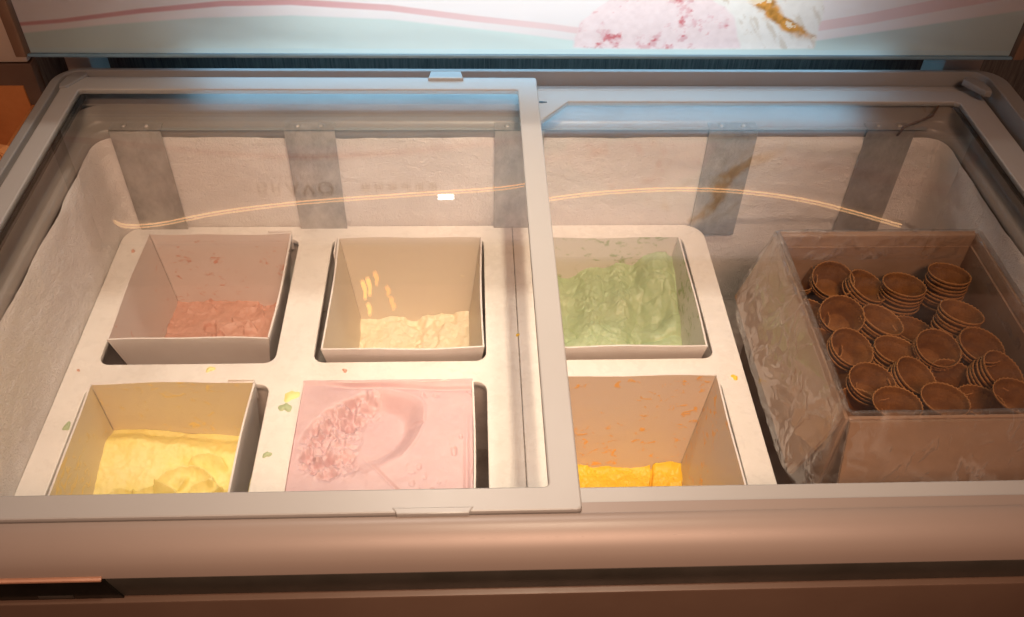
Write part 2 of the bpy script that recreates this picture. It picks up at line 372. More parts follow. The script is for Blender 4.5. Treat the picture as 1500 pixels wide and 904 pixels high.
# rear straps with screws
for i, x0 in enumerate((-.473, -.247, .030, .318, .533)):
    bm = bmesh.new()
    def bx(x0, x1, y0, y1, z0, z1):
        r = bmesh.ops.create_cube(bm, size=1)
        for v in r['verts']: v.co = Vector(((x0+x1)/2+v.co.x*(x1-x0), (y0+y1)/2+v.co.y*(y1-y0), (z0+z1)/2+v.co.z*(z1-z0)))
    bx(x0, x0+.066, 1.0285, 1.0305, -.232, -.0512); bx(x0, x0+.066, 1.0285, 1.0470, -.0525, -.0508)
    st = from_bm('strap', bm, M_steel, fz)
    for dx in (.017, .047):
        bm = bmesh.new(); bmesh.ops.create_uvsphere(bm, u_segments=14, v_segments=8, radius=.0042)
        for v in bm.verts: v.co = Vector((x0+dx+v.co.x, 1.0385+v.co.y, -.0505+v.co.z*.6))
        o = from_bm('screw', bm, M_steel, None, True, 60); o.parent = st; o.location = (0, 0, 0)
# front: bumper, dark strip, lower panel, control panel
prof = [(.4195, -.0300), (.4195, -.0095), (.4066, -.0088), (.4056, -.0036), (.402, -.0022), (.396, -.0032), (.389, -.006), (.382, -.0108), (.376, -.0165), (.3725, -.0225), (.3705, -.0285), (.376, -.034), (.40, -.036)]
extrude_x('bumper', prof, -.546, .720, M_bumper, fz, 2)
box('front_strip', -.545, .719, .3712, .42, -.0575, -.031, M_dark, fz, .001)  # dark plastic strip between bumper and lower panel
box('front_panel', -.546, .720, .3655, .44, -.86, -.0577, M_body, fz, .002)
box('back_panel', -.545, .719, 1.06, 1.095, -.86, -.046, M_body, fz)
box('side_panel', -.545, -.52, .441, 1.059, -.86, -.046, M_body, fz)
box('side_panel', .695, .719, .441, 1.059, -.86, -.046, M_body, fz)
for fx in (-.50, .65):
    for fy in (.44, 1.03): box('foot', fx-.03, fx+.03, fy-.03, fy+.03, -.90, -.858, M_dark, fz, .004)
V = [(-.54, .3695, -.0295), (-.2886, .3695, -.0295), (-.2800, .3695, -.0572), (-.54, .3695, -.0572)]
V += [(x, .373, z) for x, y, z in V]
cp = from_pd('control_panel', V, [(3, 2, 1, 0), (4, 5, 6, 7), (0, 1, 5, 4), (1, 2, 6, 5), (2, 3, 7, 6), (3, 0, 4, 7)], M_black, fz, False)
o = box('trim_line', -.54, -.289, .3675, .3715, -.0290, -.0262, M_copper, None, .0008); o.parent = cp; o.location = (0, 0, 0)
o = box('display_bar', -.345, -.318, .3688, .3696, -.0545, -.0515, M_dark, None); o.parent = cp; o.location = (0, 0, 0)
# corner stops on the rear rim
def stop(x, y, sx):
    P = [(0, 0), (.010, .001), (.020, -.012), (.024, -.030), (.022, -.038), (.014, -.036), (.004, -.020), (-.004, -.006)]
    return prism('corner_stop', [[(x+sx*a, y+b) for a, b in P][::(1 if sx < 0 else -1)]], -.006, .0032, M_rim, fz, .0015)
stop(.664, 1.074, 1); stop(-.502, 1.083, -1)
tube('sensor_wire', [at_y(1375, 155, 1.046), at_y(1366, 170, 1.035), at_y(1345, 178, 1.03), at_y(1325, 186, 1.027), at_y(1314, 199, 1.026)], .0015, M_wire, fz)

# doors
def pane(name, x0, x1, y0, y1, z0, z1, parent):
    return box(name, x0, x1, y0, y1, z0, z1, M_glass, parent)
def door(loops, z0, z1, glass, parent):
    fr = prism('sliding_door', loops, z0, z1, M_frame, parent, .0016)
    g = pane('glass_pane', *glass, None); g.parent = fr; g.location = (0, 0, 0)
    return fr
dl = door([rrect(-.5240, .0855, .4065, 1.076, .004, 2), rrect(-.4997, .0598, .4294, 1.0448, .004, 3)], -.0075, 0, (-.512, .070, .418, 1.056, -.0036, -.0012), fz)
ir = [(.652, .4405), (.6528, 1.0410), (.648, 1.0457), (.1266, 1.0457), (.083, .9935), (.083, .4405)]
dr = door([rrect(.0625, .690, .4205, 1.0745, .004, 2), ir], -.0255, -.018, (.066, .664, .430, 1.058, -.0216, -.0192), fz)
for prt, x0_, x1_, z0_, z1_ in ((dl, -.4996, -.4935, -.0118, -.0076), (dr, .6470, .6528, -.0262, -.0240)):
    g_ = box('edge_strip', x0_, x1_, .445, 1.043, z0_, z1_, M_black, None); g_.parent = prt; g_.location = (0, 0, 0)  # black strip along the outer edge of the glass
def tab(parent, cx, y0, y1, z, wx, flip):
    P = [(cx-wx, y0), (cx+wx, y0), (cx+wx*.86, y1), (cx-wx*.86, y1)]
    o = prism('handle', [P if y1 > y0 else P[::-1]], z-.006, z+.002, M_frame, None, .0012); o.parent = parent; o.location = (0, 0, 0)
h = at_z(653, 112, .002); tab(dl, h.x, h.y-.008, h.y+.010, .002, .023, 0)
h = at_z(634, 746, 0); tab(dl, h.x, h.y+.002, h.y-.0045, -.0014, .033, 0)
k = prism('keyhole', [[(at_z(793, 150, -.018).x + .0035*math.cos(a) + (.004 if -.6 < a < .6 else 0), at_z(793, 150, -.018).y + .0022*math.sin(a)) for a in np.linspace(-math.pi, math.pi, 17)[:-1]]], -.0182, -.0174, M_black, None, .0001)
k.parent = dr; k.location = (0, 0, 0)

# ================================================================== BACKLIT SIGN
sx0, sx1, sz0, sz1 = -.5524, .7046, .0415, .265
sg = empty('backlit_sign', (.076, SIGN_Y+.05, .0), 'backlit sign panel with pink and green waves and printed ice cream scoops behind the freezer', 'sign')
def sign_colour(X, Z):
    C = np.empty(X.shape+(3,)); C[:] = (.93, .90, .90)
    t = (X-sx0)/(sx1-sx0)
    # wave lines measured on the panel: pink stripe centre, stripe half width, top of the green field
    px = [-.556, -.50, -.40, -.30, -.22, -.10, 0, .10, .145, .20, .30, .42, .50, .60, .70]
    pz = [.0800, .0850, .0985, .1085, .1110, .1040, .0910, .0800, .0735, .068, .070, .0790, .0930, .1150, .136]
    c = np.interp(X, px, pz); c = c + 0
    hw = np.interp(X, [-.556, -.2, .1, .42, .70], [.0022, .0040, .0040, .0065, .010])
    gz = np.interp(X, [-.556, -.45, -.33, -.22, -.1, .05, .14, .30, .42, .55, .70], [.0680, .0800, .0900, .0935, .0890, .0720, .0600, .0545, .0590, .0800, .1060])
    # upper part of the panel: soft pale bands
    up = .5+.5*np.sin(X*5.2+1.0+Z*9); C[:] = C*(1-.04*up[..., None])
    gmix = sstep(.002, -.002, Z-gz)
    gcol = np.array([.69, .84, .82]) + .05*np.sin(X*7+Z*30)[..., None]
    streak = sstep(.55, .85, .5+.5*np.sin((X*1.3+Z*6)*6)); gcol = gcol*(1-.10*streak[..., None])
    C = C*(1-gmix[..., None]) + gcol*gmix[..., None]
    pm = sstep(hw+.0012, hw-.0012, np.abs(Z-c)); pcol = np.array([.74, .42, .43])*np.ones_like(C)
    pk = sstep(-.25, .12, X)[..., None]; pcol = pcol*(1-pk) + np.array([.88, .70, .70])*pk
    C = C*(1-pm[..., None]) + pcol*pm[..., None]
    # printed scoops
    base = .0545
    def scoop(cx, rx, rz, kind, C):
        n1 = fbm(X*60+kind*9, Z*60, 5, .62); n2 = fbm(X*160, Z*160+kind*3, 3); edge = 1+.07*fbm(X*26+4*kind, Z*26, 3)
        q = ((X-cx)/rx)**2 + (np.maximum(Z-base, 0)/rz)**2
        mk = sstep(1.04, .96, q/edge**2) * sstep(base-.003, base+.001, Z + .003*np.cos((X-cx)*8))
        if kind == 1:
            col = np.array([.93, .80, .81]) - np.array([.12, .26, .24])*sstep(.12, .45, n1)[..., None] - np.array([.16, .36, .36])*sstep(.30, .6, n1*.6+n2*.6)[..., None]
            col = col + .06*n2[..., None]
        else:
            st = fbm((X+Z*.6)*120, (Z-X*.5)*34, 4); col = np.array([.93, .92, .88]) - np.array([.16, .20, .24])*sstep(.1, .5, st)[..., None] - .05*n2[..., None]
            d = np.abs((X-cx-.038) + .9*(Z-.105) - .020*np.sin(Z*45)); w_ = .012+.010*sstep(.20, .08, Z)
            cr = sstep(w_+.012*n1, w_*.4+.012*n1, d)*sstep(.060, .078, Z+.01*n1)
            br = np.array([.62, .30, .07])*(1+.5*n2[..., None]) ; br = np.where((n1 > .28)[..., None], np.array([.93, .80, .62]), br)
            col = col*(1-cr[..., None]) + br*cr[..., None]
        return C*(1-mk[..., None]) + np.clip(col, .02, .95)*mk[..., None]
    C = scoop(.290, .110, .115, 2, C); C = scoop(.352, .092, .150, 2, C); C = scoop(.236, .106, .078, 1, C)
    # bottom lip of the print
    lip = sstep(.0500, .0485, Z); C = C*(1-lip[..., None]) + np.array([.62, .80, .82])*lip[..., None]
    return np.clip(C, 0, .96)
NX, NZ = 620, 210
gx = np.linspace(sx0+.002, sx1-.002, NX); gz = np.concatenate([np.linspace(sz0+.001, .20, 150), np.linspace(.202, sz1-.002, NZ-150)])
GX, GZ = np.meshgrid(gx, gz); V = np.stack([GX, np.full_like(GX, SIGN_Y), GZ], -1).reshape(-1, 3)
idx = np.arange(NX*NZ).reshape(NZ, NX)
F = np.stack([idx[:-1, :-1], idx[:-1, 1:], idx[1:, 1:], idx[1:, :-1]], -1).reshape(-1, 4)
face = from_pd('sign_face', V.tolist(), F.tolist(), M_sign, sg)
cc = np.ones((NX*NZ, 4)); cc[:, :3] = sign_colour(GX, GZ).reshape(-1, 3)
at = face.data.attributes.new('print', 'FLOAT_COLOR', 'POINT'); at.data.foreach_set('color', cc.astype(np.float32).ravel())
box('back_board', sx0, sx1, SIGN_Y+.112, SIGN_Y+.12, sz0, sz1, M_box_in, sg)
box('bottom_trim', sx0-.002, sx1+.002, SIGN_Y-.004, SIGN_Y+.0005, sz0-.0035, sz0, M_blue, sg, .0008)
from_pd('bottom_diffuser', [(sx0, SIGN_Y+.001, sz0-.002), (sx1, SIGN_Y+.001, sz0-.002), (sx1, SIGN_Y+.111, sz0-.002), (sx0, SIGN_Y+.111, sz0-.002)], [(0, 1, 2, 3)], M_under, sg, False)
box('top_trim', sx0-.002, sx1+.002, SIGN_Y-.004, SIGN_Y+.122, sz1, sz1+.006, M_blue, sg, .0015)
box('side_trim', sx0-.016, sx0-.0021, SIGN_Y-.006, SIGN_Y+.122, sz0-.003, sz1+.006, M_trim, sg, .002)
box('side_trim', sx1+.0021, sx1+.016, SIGN_Y-.006, SIGN_Y+.122, sz0-.003, sz1+.006, M_trim, sg, .002)
for x0, x1, s in ((-.536, -.502, 1), (.648, .703, -1)):
    b_ = box('bracket', x0, x1, 1.107, 1.165, -.30, .0379, M_post, sg, .004)
def text(body, size, x, z, name, spacing=1.0):
    cu = bpy.data.curves.new(name, 'FONT'); cu.body = body; cu.size = size; cu.space_character = spacing; cu.extrude = .0002; cu.offset = size*.012
    t = bpy.data.objects.new('tmp', cu); COL.objects.link(t)
    me = bpy.data.meshes.new_from_object(t.evaluated_get(bpy.context.evaluated_depsgraph_get())); bpy.data.objects.remove(t)
    me.name = name; me.transform(Matrix.Translation((x, SIGN_Y-.0008, z)) @ Matrix.Rotation(math.pi/2, 4, 'X')); me.materials.clear(); me.materials.append(M_ink)
    return place(link(bpy.data.objects.new(name, me)), sg)
text('BRAVO', .0300, -.308, .1545, 'lettering', 1.22)
text('布拉芙冰淇淋', .0150, -.160, .1560, 'lettering', 1.55)
text('more than just fun', .0085, -.290, .1425, 'lettering', 1.2)
tube('power_cable', [at_y(1398, 86, 1.14), at_y(1393, 94, 1.13), at_y(1386, 101, 1.12), at_y(1379, 107, 1.115), at_y(1374, 112, 1.11)], .002, M_red, sg)

# added glowing curve before the sign, mirrored in the lids as a room light
LP = [(-.521, .2190), (-.5053, .2280), (-.4554, .2245), (-.3577, .2024), (-.238, .1857), (-.0904, .1729), (.0467, .1613), (.1212, .1440), (.205, .1332), (.304, .1287), (.4054, .1352), (.5118, .1555), (.6495, .1989)]
def smooth_path(P, k=6):
    out = []
    for i in range(len(P)-1):
        p0, p1, p2, p3 = (np.array(P[max(0, min(len(P)-1, i+d))]) for d in (-1, 0, 1, 2))
        for j in range(k):
            t = j/k; out.append(.5*((2*p1)+(p2-p0)*t+(2*p0-5*p1+4*p2-p3)*t*t+(3*p1-p0-3*p2+p3)*t**3))
    out.append(np.array(P[-1])); return out
glow_line = tube('added_light_line', [(x, SIGN_Y-.004, z) for x, z in smooth_path(LP)], .0011, mat_emit('added_line_warm', (1, .52, .22), 8), None, 6)
tag(glow_line, 'added thin warm glowing line across the sign, mirrored in the lids like a room light', 'added light line')
sp = box('added_light_spot', -.0387-.012, -.0387+.012, SIGN_Y-.005, SIGN_Y-.001, .1758, .1800, mat_emit('spot_white', (1, .93, .82), 25), None, .002)  # added glowing block; its mirror image reads as a ceiling light
tag(sp, 'added small bright white block on the sign, mirrored like a ceiling light', 'added light spot')
bl = empty('added_glints', (-.153, SIGN_Y-.03, .42), 'added amber glow strokes in front of the sign, mirrored as glints in the lids', 'added glints')  # added glow strokes, out of view, giving amber glints in the lids
mf = mat_emit('glint_amber', (1, .36, .03), 5); my = mat_emit('glint_yellow', (1, .48, .08), 7)
for dx, z0, z1_, mm in ((-.016, .318, .352, my), (-.008, .312, .344, my), (-.012, .366, .386, my), (.020, .330, .345, mf), (.024, .352, .362, mf), (.004, .300, .322, mf), (.026, .366, .374, mf)):
    tube('added_glint', [(-.153+dx, SIGN_Y-.03, z0), (-.153+dx+.003, SIGN_Y-.031, (z0+z1_)/2), (-.153+dx+.001, SIGN_Y-.03, z1_)], .0034, mm, bl, 6)
tube('added_cord', [(-.153, SIGN_Y-.03, .40), (-.153, SIGN_Y-.03, .60)], .006, M_black, bl)  # added cord above the glow strokes

# ================================================================== RACK PLATES
def skirted(name, x0, x1, holes, rounded, label):
    r = empty(name, ((x0+x1)/2, .74, -.372), label, 'rack')
    rr = .030
    o_ = rrect(x0, x1, .45, 1.034, .004, 3)
    if rounded == 'L': o_ = [(x1, 1.034)] + [(x0+rr+rr*math.cos(a), 1.034-rr+rr*math.sin(a)) for a in np.linspace(math.pi/2, math.pi, 8)] + [(x0, .45), (x1, .45)]
    if rounded == 'R': o_ = [(x1-rr+rr*math.cos(a), 1.034-rr+rr*math.sin(a)) for a in np.linspace(0, math.pi/2, 8)] + [(x0, 1.034), (x0, .45), (x1, .45)]
    prism('top_plate', [o_] + [rrect(*h, .014) for h in holes], -.225, -.217, M_plate, r, .0012)
    for y in (.455, .748, 1.018): box('support', x0+.004, x1-.004, y, y+.006, -.372, -.225, M_plate, r)
    return r
B = (.768, 1.006); Fr = (.495, .733)
skirted('tub_rack', -.4950, .0566, [(-.460, -.246, *B), (-.199, .015, *B), (-.462, -.246, *Fr), (-.205, .015, *Fr)], 'L', 'white plastic rack plate with four square openings against the left freezer wall')
skirted('tub_rack', .0572, .3352, [(.088, .302, *B), (.088, .302, *Fr)], 'R', 'narrow white plastic rack plate with two openings beside the cone carton')

# ================================================================== TUBS AND ICE CREAM
ZR, ZB, TAPER = -.203, -.370, .022
def tub(x0, x1, y0, y1, mat, label, tabs, taper=TAPER, skew=0):
    t = empty('ice_cream_tub', ((x0+x1)/2, (y0+y1)/2, ZB), label, 'tub')
    th = .0022
    def loop(z, ins):
        k = (ZR-z)/(ZR-ZB)*taper + ins
        return [(x0+k, y0+k, z), (x1-k, y0+k, z), (x1-k, y1-k, z), (x0+k, y1-k, z)]
    # each of the four folded sides is a panel; a bottom closes it
    zr = [ZR + .0016*random.uniform(-1, 1) for _ in range(4)]
    for s in range(4):
        a, b = s, (s+1) % 4; V = []; F = []; n = 14
        oT, oB, iT, iB = loop(ZR, 0), loop(ZB, 0), loop(ZR, th), loop(ZB, th)
        nrm = [Vector((0, -1, 0)), Vector((1, 0, 0)), Vector((0, 1, 0)), Vector((-1, 0, 0))][s]
        for j in range(7):
            tz = j/6
            for lo_t, lo_b in ((oT, oB), (iT, iB)):
                for i in range(n+1):
                    u = .003+.994*i/n
                    p = (Vector(lo_t[a]).lerp(Vector(lo_t[b]), u)).lerp(Vector(lo_b[a]).lerp(Vector(lo_b[b]), u), tz)
                    bow = math.sin(math.pi*u)*(1-tz)**.5*.0022*math.sin(3.1*s + x0*37 + y0*11)
                    p += nrm*bow; p.z += (1-tz)*(.0009*math.sin(9*u+s+x0*40)); V.append(p)
        N = n+1
        for j in range(6):
            for i in range(n):
                o1 = j*2*N+i; o2 = (j+1)*2*N+i
                F.append((o1, o1+1, o2+1, o2)); F.append((o1+N+1, o1+N, o2+N, o2+N+1))
        for i in range(n): F.append((i+1, i, i+N, i+N+1)); 
        for j in range(6):
            for e in (0, n): q = (j*2*N+e, j*2*N+N+e, (j+1)*2*N+N+e, (j+1)*2*N+e); F.append(q if e == 0 else q[::-1])
        sp_ = from_pd('side_panel', V, F, mat, t, False); sp_.data.materials.append(M_paper_edge)
        for q_ in range(12*n): sp_.data.polygons[q_].material_index = 1 if q_ % 2 == 0 else 0
        for q_ in range(12*n, len(sp_.data.polygons)): sp_.data.polygons[q_].material_index = 1
    kb = loop(ZB, 0); from_pd('bottom_panel', [(x, y, z+.003) for x, y, z in kb], [(0, 1, 2, 3)], mat, t, False)
    for tb in tabs: box('fold_tab', *tb, M_paper_edge, t, .0005)
    return t
def grid_ice(name, x0, x1, y0, y1, zf, mat, label, group=None, n=130):
    xs = np.linspace(x0, x1, n); ys = np.linspace(y0, y1, n); Xg, Yg = np.meshgrid(xs, ys)
    u = (Xg-x0)/(x1-x0); v = (Yg-y0)/(y1-y0)
    Z, DX, DY = zf(u, v, Xg, Yg)
    V = np.stack([Xg+DX, Yg+DY, Z], -1).reshape(-1, 3).tolist(); idx = np.arange(n*n).reshape(n, n)
    F = np.stack([idx[:-1, :-1], idx[:-1, 1:], idx[1:, 1:], idx[1:, :-1]], -1).reshape(-1, 4).tolist()
    # close the mass: skirt down to the tub bottom
    ringi = list(idx[0, :]) + list(idx[1:, -1]) + list(idx[-1, -2::-1]) + list(idx[-2:0, 0]); base = len(V)
    cx, cyy = (x0+x1)/2, (y0+y1)/2
    for i in ringi: p = V[i]; V.append([cx+(p[0]-cx)*.93, cyy+(p[1]-cyy)*.93, ZB+.004])
    m_ = len(ringi)
    for k in range(m_): F.append((ringi[k], base+k, base+(k+1) % m_, ringi[(k+1) % m_]))
    F.append(tuple(base+k for k in range(m_))[::-1])
    o = from_pd(name, V, F, mat); tag(o, label, 'ice cream', group)
    return o
def arcs(X, Y, L):
    """spatula marks: curved steps (x, y, r, angle from, angle to, height)"""
    h = 0
    for (cx, cyy, r, a0, a1, s) in L:
        d = np.hypot(X-cx, Y-cyy)-r + .0015*fbm(X*90, Y*90, 2); a = np.degrees(np.arctan2(Y-cyy, X-cx)) % 360
        da = np.minimum(sstep(a0, a0+25, a), 1-sstep(a1-25, a1, a))
        h = h + 2.3*s*da*np.where(d < 0, np.exp(d/.009), np.exp(-d/.0010))
    return h
def wallcurl(u, v, amp=.004):
    e = np.minimum(np.minimum(u, 1-u), np.minimum(v, 1-v)); return amp*np.exp(-e/.02)

TUBS = [(-.4535, -.2545, .796, 1.003), (-.1890, .0130, .777, .9915), (.0930, .2930, .775, .991), (-.4535, -.2600, .512, .7255), (-.2040, -.0010, .512, .7255), (.0930, .2958, .513, .7285)]
SAL, CRE, PIS, YEL, PNK, MAN = (.70, .29, .18), (.84, .74, .50), (.36, .42, .20), (.88, .66, .20), (.72, .38, .36), (.92, .42, .03)
m1 = mat_paper('carton_salmon', (.62, .27, .17), .8); m2 = mat_paper('carton_cream', (.82, .74, .54), .6, (.66, .60, .52), .70); m3 = mat_paper('carton_green', (.33, .40, .20), .9, thr=.62)
m4 = mat_paper('carton_yellow', (.86, .66, .25), .8, (.70, .62, .48)); m5 = mat_paper('carton_pink', (.74, .42, .40), .7); m6 = mat_paper('carton_mango', (.85, .42, .05), .8, (.62, .55, .49), .64)
T = TUBS
tub(*T[0], m1, 'white paper tub with a low layer of salmon ice cream', [(-.288, -.2555, 1.0035, 1.0052, -.235, -.2005)], .026)
tub(*T[1], m2, 'white paper tub nearly emptied of cream white ice cream', [(-.1915, -.1895, .955, .990, -.235, -.2005)])
tub(*T[2], m3, 'white paper tub two thirds full of pistachio green ice cream', [])
tub(*T[3], m4, 'white paper tub holding pale yellow ice cream', [(-.292, -.2615, .7260, .7277, -.235, -.2005)], .014)
tub(*T[4], m5, 'white paper tub filled to the brim with pink ice cream', [], .012)
tub(*T[5], m6, 'white paper tub with a little mango orange ice cream left at the bottom', [], .030)
def inner(t, z, taper=TAPER):
    k = (ZR-z)/(ZR-ZB)*taper + .0010; return t[0]+k, t[1]-k, t[2]+k, t[3]-k

def z1(u, v, X, Y):
    A = [(-.335, .905, .030, 20, 200, .0035), (-.300, .915, .026, 10, 190, .004), (-.325, .945, .022, 0, 220, .003), (-.38, .90, .035, 300, 359, .003), (-.395, .955, .02, 10, 180, .003), (-.30, .87, .03, 20, 180, .003), (-.36, .86, .03, 10, 170, .0035), (-.345, .93, .016, 330, 359, .003)]
    h = arcs(X, Y, A) + .005*fbm(X*22, Y*22, 4) + .0016*fbm(X*110, Y*110, 4, .6) - .007*sstep(.35, .6, fbm(X*45+7, Y*45, 3)) + wallcurl(u, v)*(.6+fbm(X*60, Y*60, 2))
    return -.316+h, 0*X, 0*X
def z2(u, v, X, Y):
    h = .007*fbm(X*26, Y*20, 4) + .0020*fbm(X*100, Y*100, 4, .6) + .010*sstep(.50, .62, u + .08*fbm(X*40, Y*40, 3))*sstep(.25, .6, v) - .006*sstep(.2, .6, fbm(X*30+3, Y*30+9, 3)) + wallcurl(u, v, .003)
    return -.345+h, 0*X, 0*X
def z3(u, v, X, Y):
    h = -.270 + .026*sstep(.05, .8, u)*sstep(.2, 1, v) + .014*v
    for cx, w_, dep, y0, y1 in ((.18, .13, .010, .35, 1.1), (.47, .10, .008, .4, 1.1), (.66, .085, .012, .2, 1.05)):
        c = cx + .06*(v-.5); h = h - 1.7*dep*np.exp(-((u-c)/w_)**2)*sstep(y0-.1, y0+.15, v)*(1-sstep(y1-.1, y1+.1, v))
    h = h - .018*np.exp(-(((u-.80)/.13)**2 + ((v-.60)/.17)**2)**2)
    crumb = fbm(X*150, Y*150, 4, .65); band = np.exp(-((u-.36+.05*v)/.06)**2) + np.exp(-((u-.58)/.05)**2) + .4*sstep(.8, 1, v)
    h = h + .0045*crumb*np.clip(band-.1, 0, 1) + .0016*fbm(X*95, Y*95, 4, .6) + .007*fbm(X*24, Y*24, 4, .5) + .0016*fbm(X*60+3, Y*48, 4, .6) - .002*np.exp(-(np.abs(fbm(X*30+8, Y*30, 3))/.05)**2)
    ang = (v-.25+.18*u+.03*fbm(X*40, Y*40, 3)); r = np.abs(np.sin(ang*26+4*fbm(X*14, Y*14, 2)))
    h = h + .0085*(r**.35-1)*sstep(.50, .30, v)*sstep(.3, .5, u+.3*v)
    h = h - .012*sstep(.05, .0, v) - .006*sstep(.93, 1, u)*sstep(.2, .4, v)
    return h, 0*X, 0*X
def z4(u, v, X, Y):
    A = [(-.340, .628, .034, 10, 190, .006), (-.315, .622, .020, 0, 200, .005), (-.37, .655, .03, 300, 359, .004), (-.37, .60, .035, 20, 160, .004), (-.325, .655, .026, 10, 150, .004), (-.29, .60, .03, 20, 200, .005), (-.41, .61, .02, 0, 180, .004)]
    h = arcs(X, Y, A) + .007*fbm(X*20, Y*20, 4) + .0014*fbm(X*110, Y*110, 4, .6) + .014*sstep(.62, .15, u)*np.exp(-((v-.78)/.28)**2) + .006*sstep(.97, .9, v)*sstep(.7, .9, v)
    crev = np.abs(fbm(X*26+5, Y*26, 3)); h = h - .007*np.exp(-(crev/.04)**2)*sstep(.5, .2, v)
    return -.297+.010*v*(1-.8*u)+h, 0*X, 0*X
def z5(u, v, X, Y):
    h = -.2045 + .0010*fbm(X*25, Y*25, 4) + .0003*fbm(X*140, Y*140, 3)
    # curl along the rear edge and the right edge
    h = h - .0045*np.exp(-((v-.955-.012*np.sin(u*5))/.014)**2)*sstep(.12, .3, u) + .003*sstep(.97, 1, v) - .003*np.exp(-((u-.965)/.012)**2)*sstep(.9, .3, v)
    # the scooped hollow: smooth sweep on the right, torn crumbs on the left
    a = np.radians(38); du = (u-.385)*np.cos(a)+(v-.63)*np.sin(a); dv = -(u-.385)*np.sin(a)+(v-.63)*np.cos(a)
    q = np.sqrt((du/.37)**2 + (dv/.25)**2) + .06*fbm(X*24, Y*24, 2)
    dep = np.clip(1-q**2, 0, 1)
    h = h - .015*sstep(1.0, .62, q)*(.25+.75*sstep(-.30, .22, du+.5*dv)) + .0015*np.exp(-((q-1.03)/.04)**2)*sstep(0, .2, du)
    torn = sstep(.42, .22, u+.16*fbm(X*22, Y*22, 3)-.20*(v-.62))*sstep(1.12, .9, q)
    cr = fbm(X*75, Y*75, 5, .68); h = h + torn*(.019*cr - .004) + .002*torn*fbm(X*240, Y*240, 2)
    for (cx, cyv, L, s) in ((.56, .32, .14, -.0022),):
        h = h + s*np.exp(-((u-cx+.9*(v-cyv+.02))/.010)**2)*np.exp(-((v-cyv)/L)**4)
    h = h - .0025*sstep(.55, .62, vnoise(X*130, Y*130)*vnoise(X*47, Y*47)*1.1)*sstep(.6, .75, u)
    return h, 0*X, 0*X
def z6(u, v, X, Y):
    h = .008*fbm(X*24, Y*24, 4) + .0022*fbm(X*110, Y*110, 4, .6) - .010*np.exp(-(np.abs(fbm(X*20+2, Y*20, 2))/.06)**2) + wallcurl(u, v, .006)*(.4+vnoise(X*60, Y*60))
    return -.352+h, 0*X, 0*X
I = [mat_ice('ice_salmon', (.60, .34, .26), (.67, .41, .33)), mat_ice('ice_cream_white', (.86, .79, .58), (.90, .85, .68)), mat_ice('ice_pistachio', (.36, .47, .27), (.45, .54, .33)), mat_ice('ice_yellow', (.86, .74, .24), (.90, .82, .38)), mat_ice('ice_pink', (.60, .42, .45), (.67, .49, .51)), mat_ice('ice_mango', (.94, .62, .03), (.97, .70, .07))]
G = 'ice cream in the freezer tubs'
for i, (fn, zl, tp, lab) in enumerate(((z1, -.316, .026, 'salmon ice cream spread with curved scraper marks'), (z2, -.345, TAPER, 'cream white ice cream remnant low in its tub'), (z3, -.24, TAPER, 'pistachio green ice cream with scooped furrows'), (z4, -.29, .014, 'pale yellow ice cream with folded spatula marks'), (z5, -.2045, .012, 'pink ice cream levelled at the brim with one torn scoop hollow'), (z6, -.352, .030, 'bright mango orange ice cream low in its tub'))):
    grid_ice('ice_cream', *inner(T[i], zl, tp), fn, I[i], lab, G, 170 if i in (2, 4) else 190)

# spills on the rack
def spill(u, v, r, mat, label):
    c = at_z(u, v, -.217); V = [(c.x, c.y, -.2145)]; F = []; n = 18; ph = random.random()*6
    for ring_, (k, z) in enumerate(((.55, -.2150), (1, -.2172))):
        for i in range(n):
            a = 2*math.pi*i/n; rr = r*k*(1+.25*math.sin(2*a+ph)+.18*math.sin(3*a+2*ph)+.12*math.sin(5*a)); V.append((c.x+rr*math.cos(a), c.y+rr*math.sin(a)*1.1, z))
    for i in range(n): F.append((0, 1+i, 1+(i+1) % n)); F.append((1+i, 1+n+i, 1+n+(i+1) % n, 1+(i+1) % n))
    o = from_pd('ice_cream_spill', V, F, mat); tag(o, label, 'spill', 'dried ice cream spills on the rack')
spill(308, 541, .0048, I[3], 'yellow spill on the rack bar behind the yellow tub')
spill(427, 580, .0085, I[3], 'larger yellow smear on the rack beside the pink tub')
spill(418, 597, .0070, I[2], 'green crumb spill beside the yellow smear near the pink tub')
spill(98, 625, .0050, I[2], 'faint green spill on the rack edge by the frosted left wall')
spill(391, 666, .0045, I[2], 'small green spill between the yellow and pink tubs')
spill(1076, 553, .0040, I[5], 'orange spill on the narrow rack beside the cone carton')
spill(195, 368, .0030, I[0], 'salmon spill on the rack behind the salmon tub')
spill(115, 543, .0018, I[0], 'tiny red speck on the rack by the left wall')
spill(505, 543, .0030, I[0], 'pale salmon spill on the rack bar in front of the cream tub')
spill(758, 491, .0022, I[5], 'small brownish crumb on the rack seam')

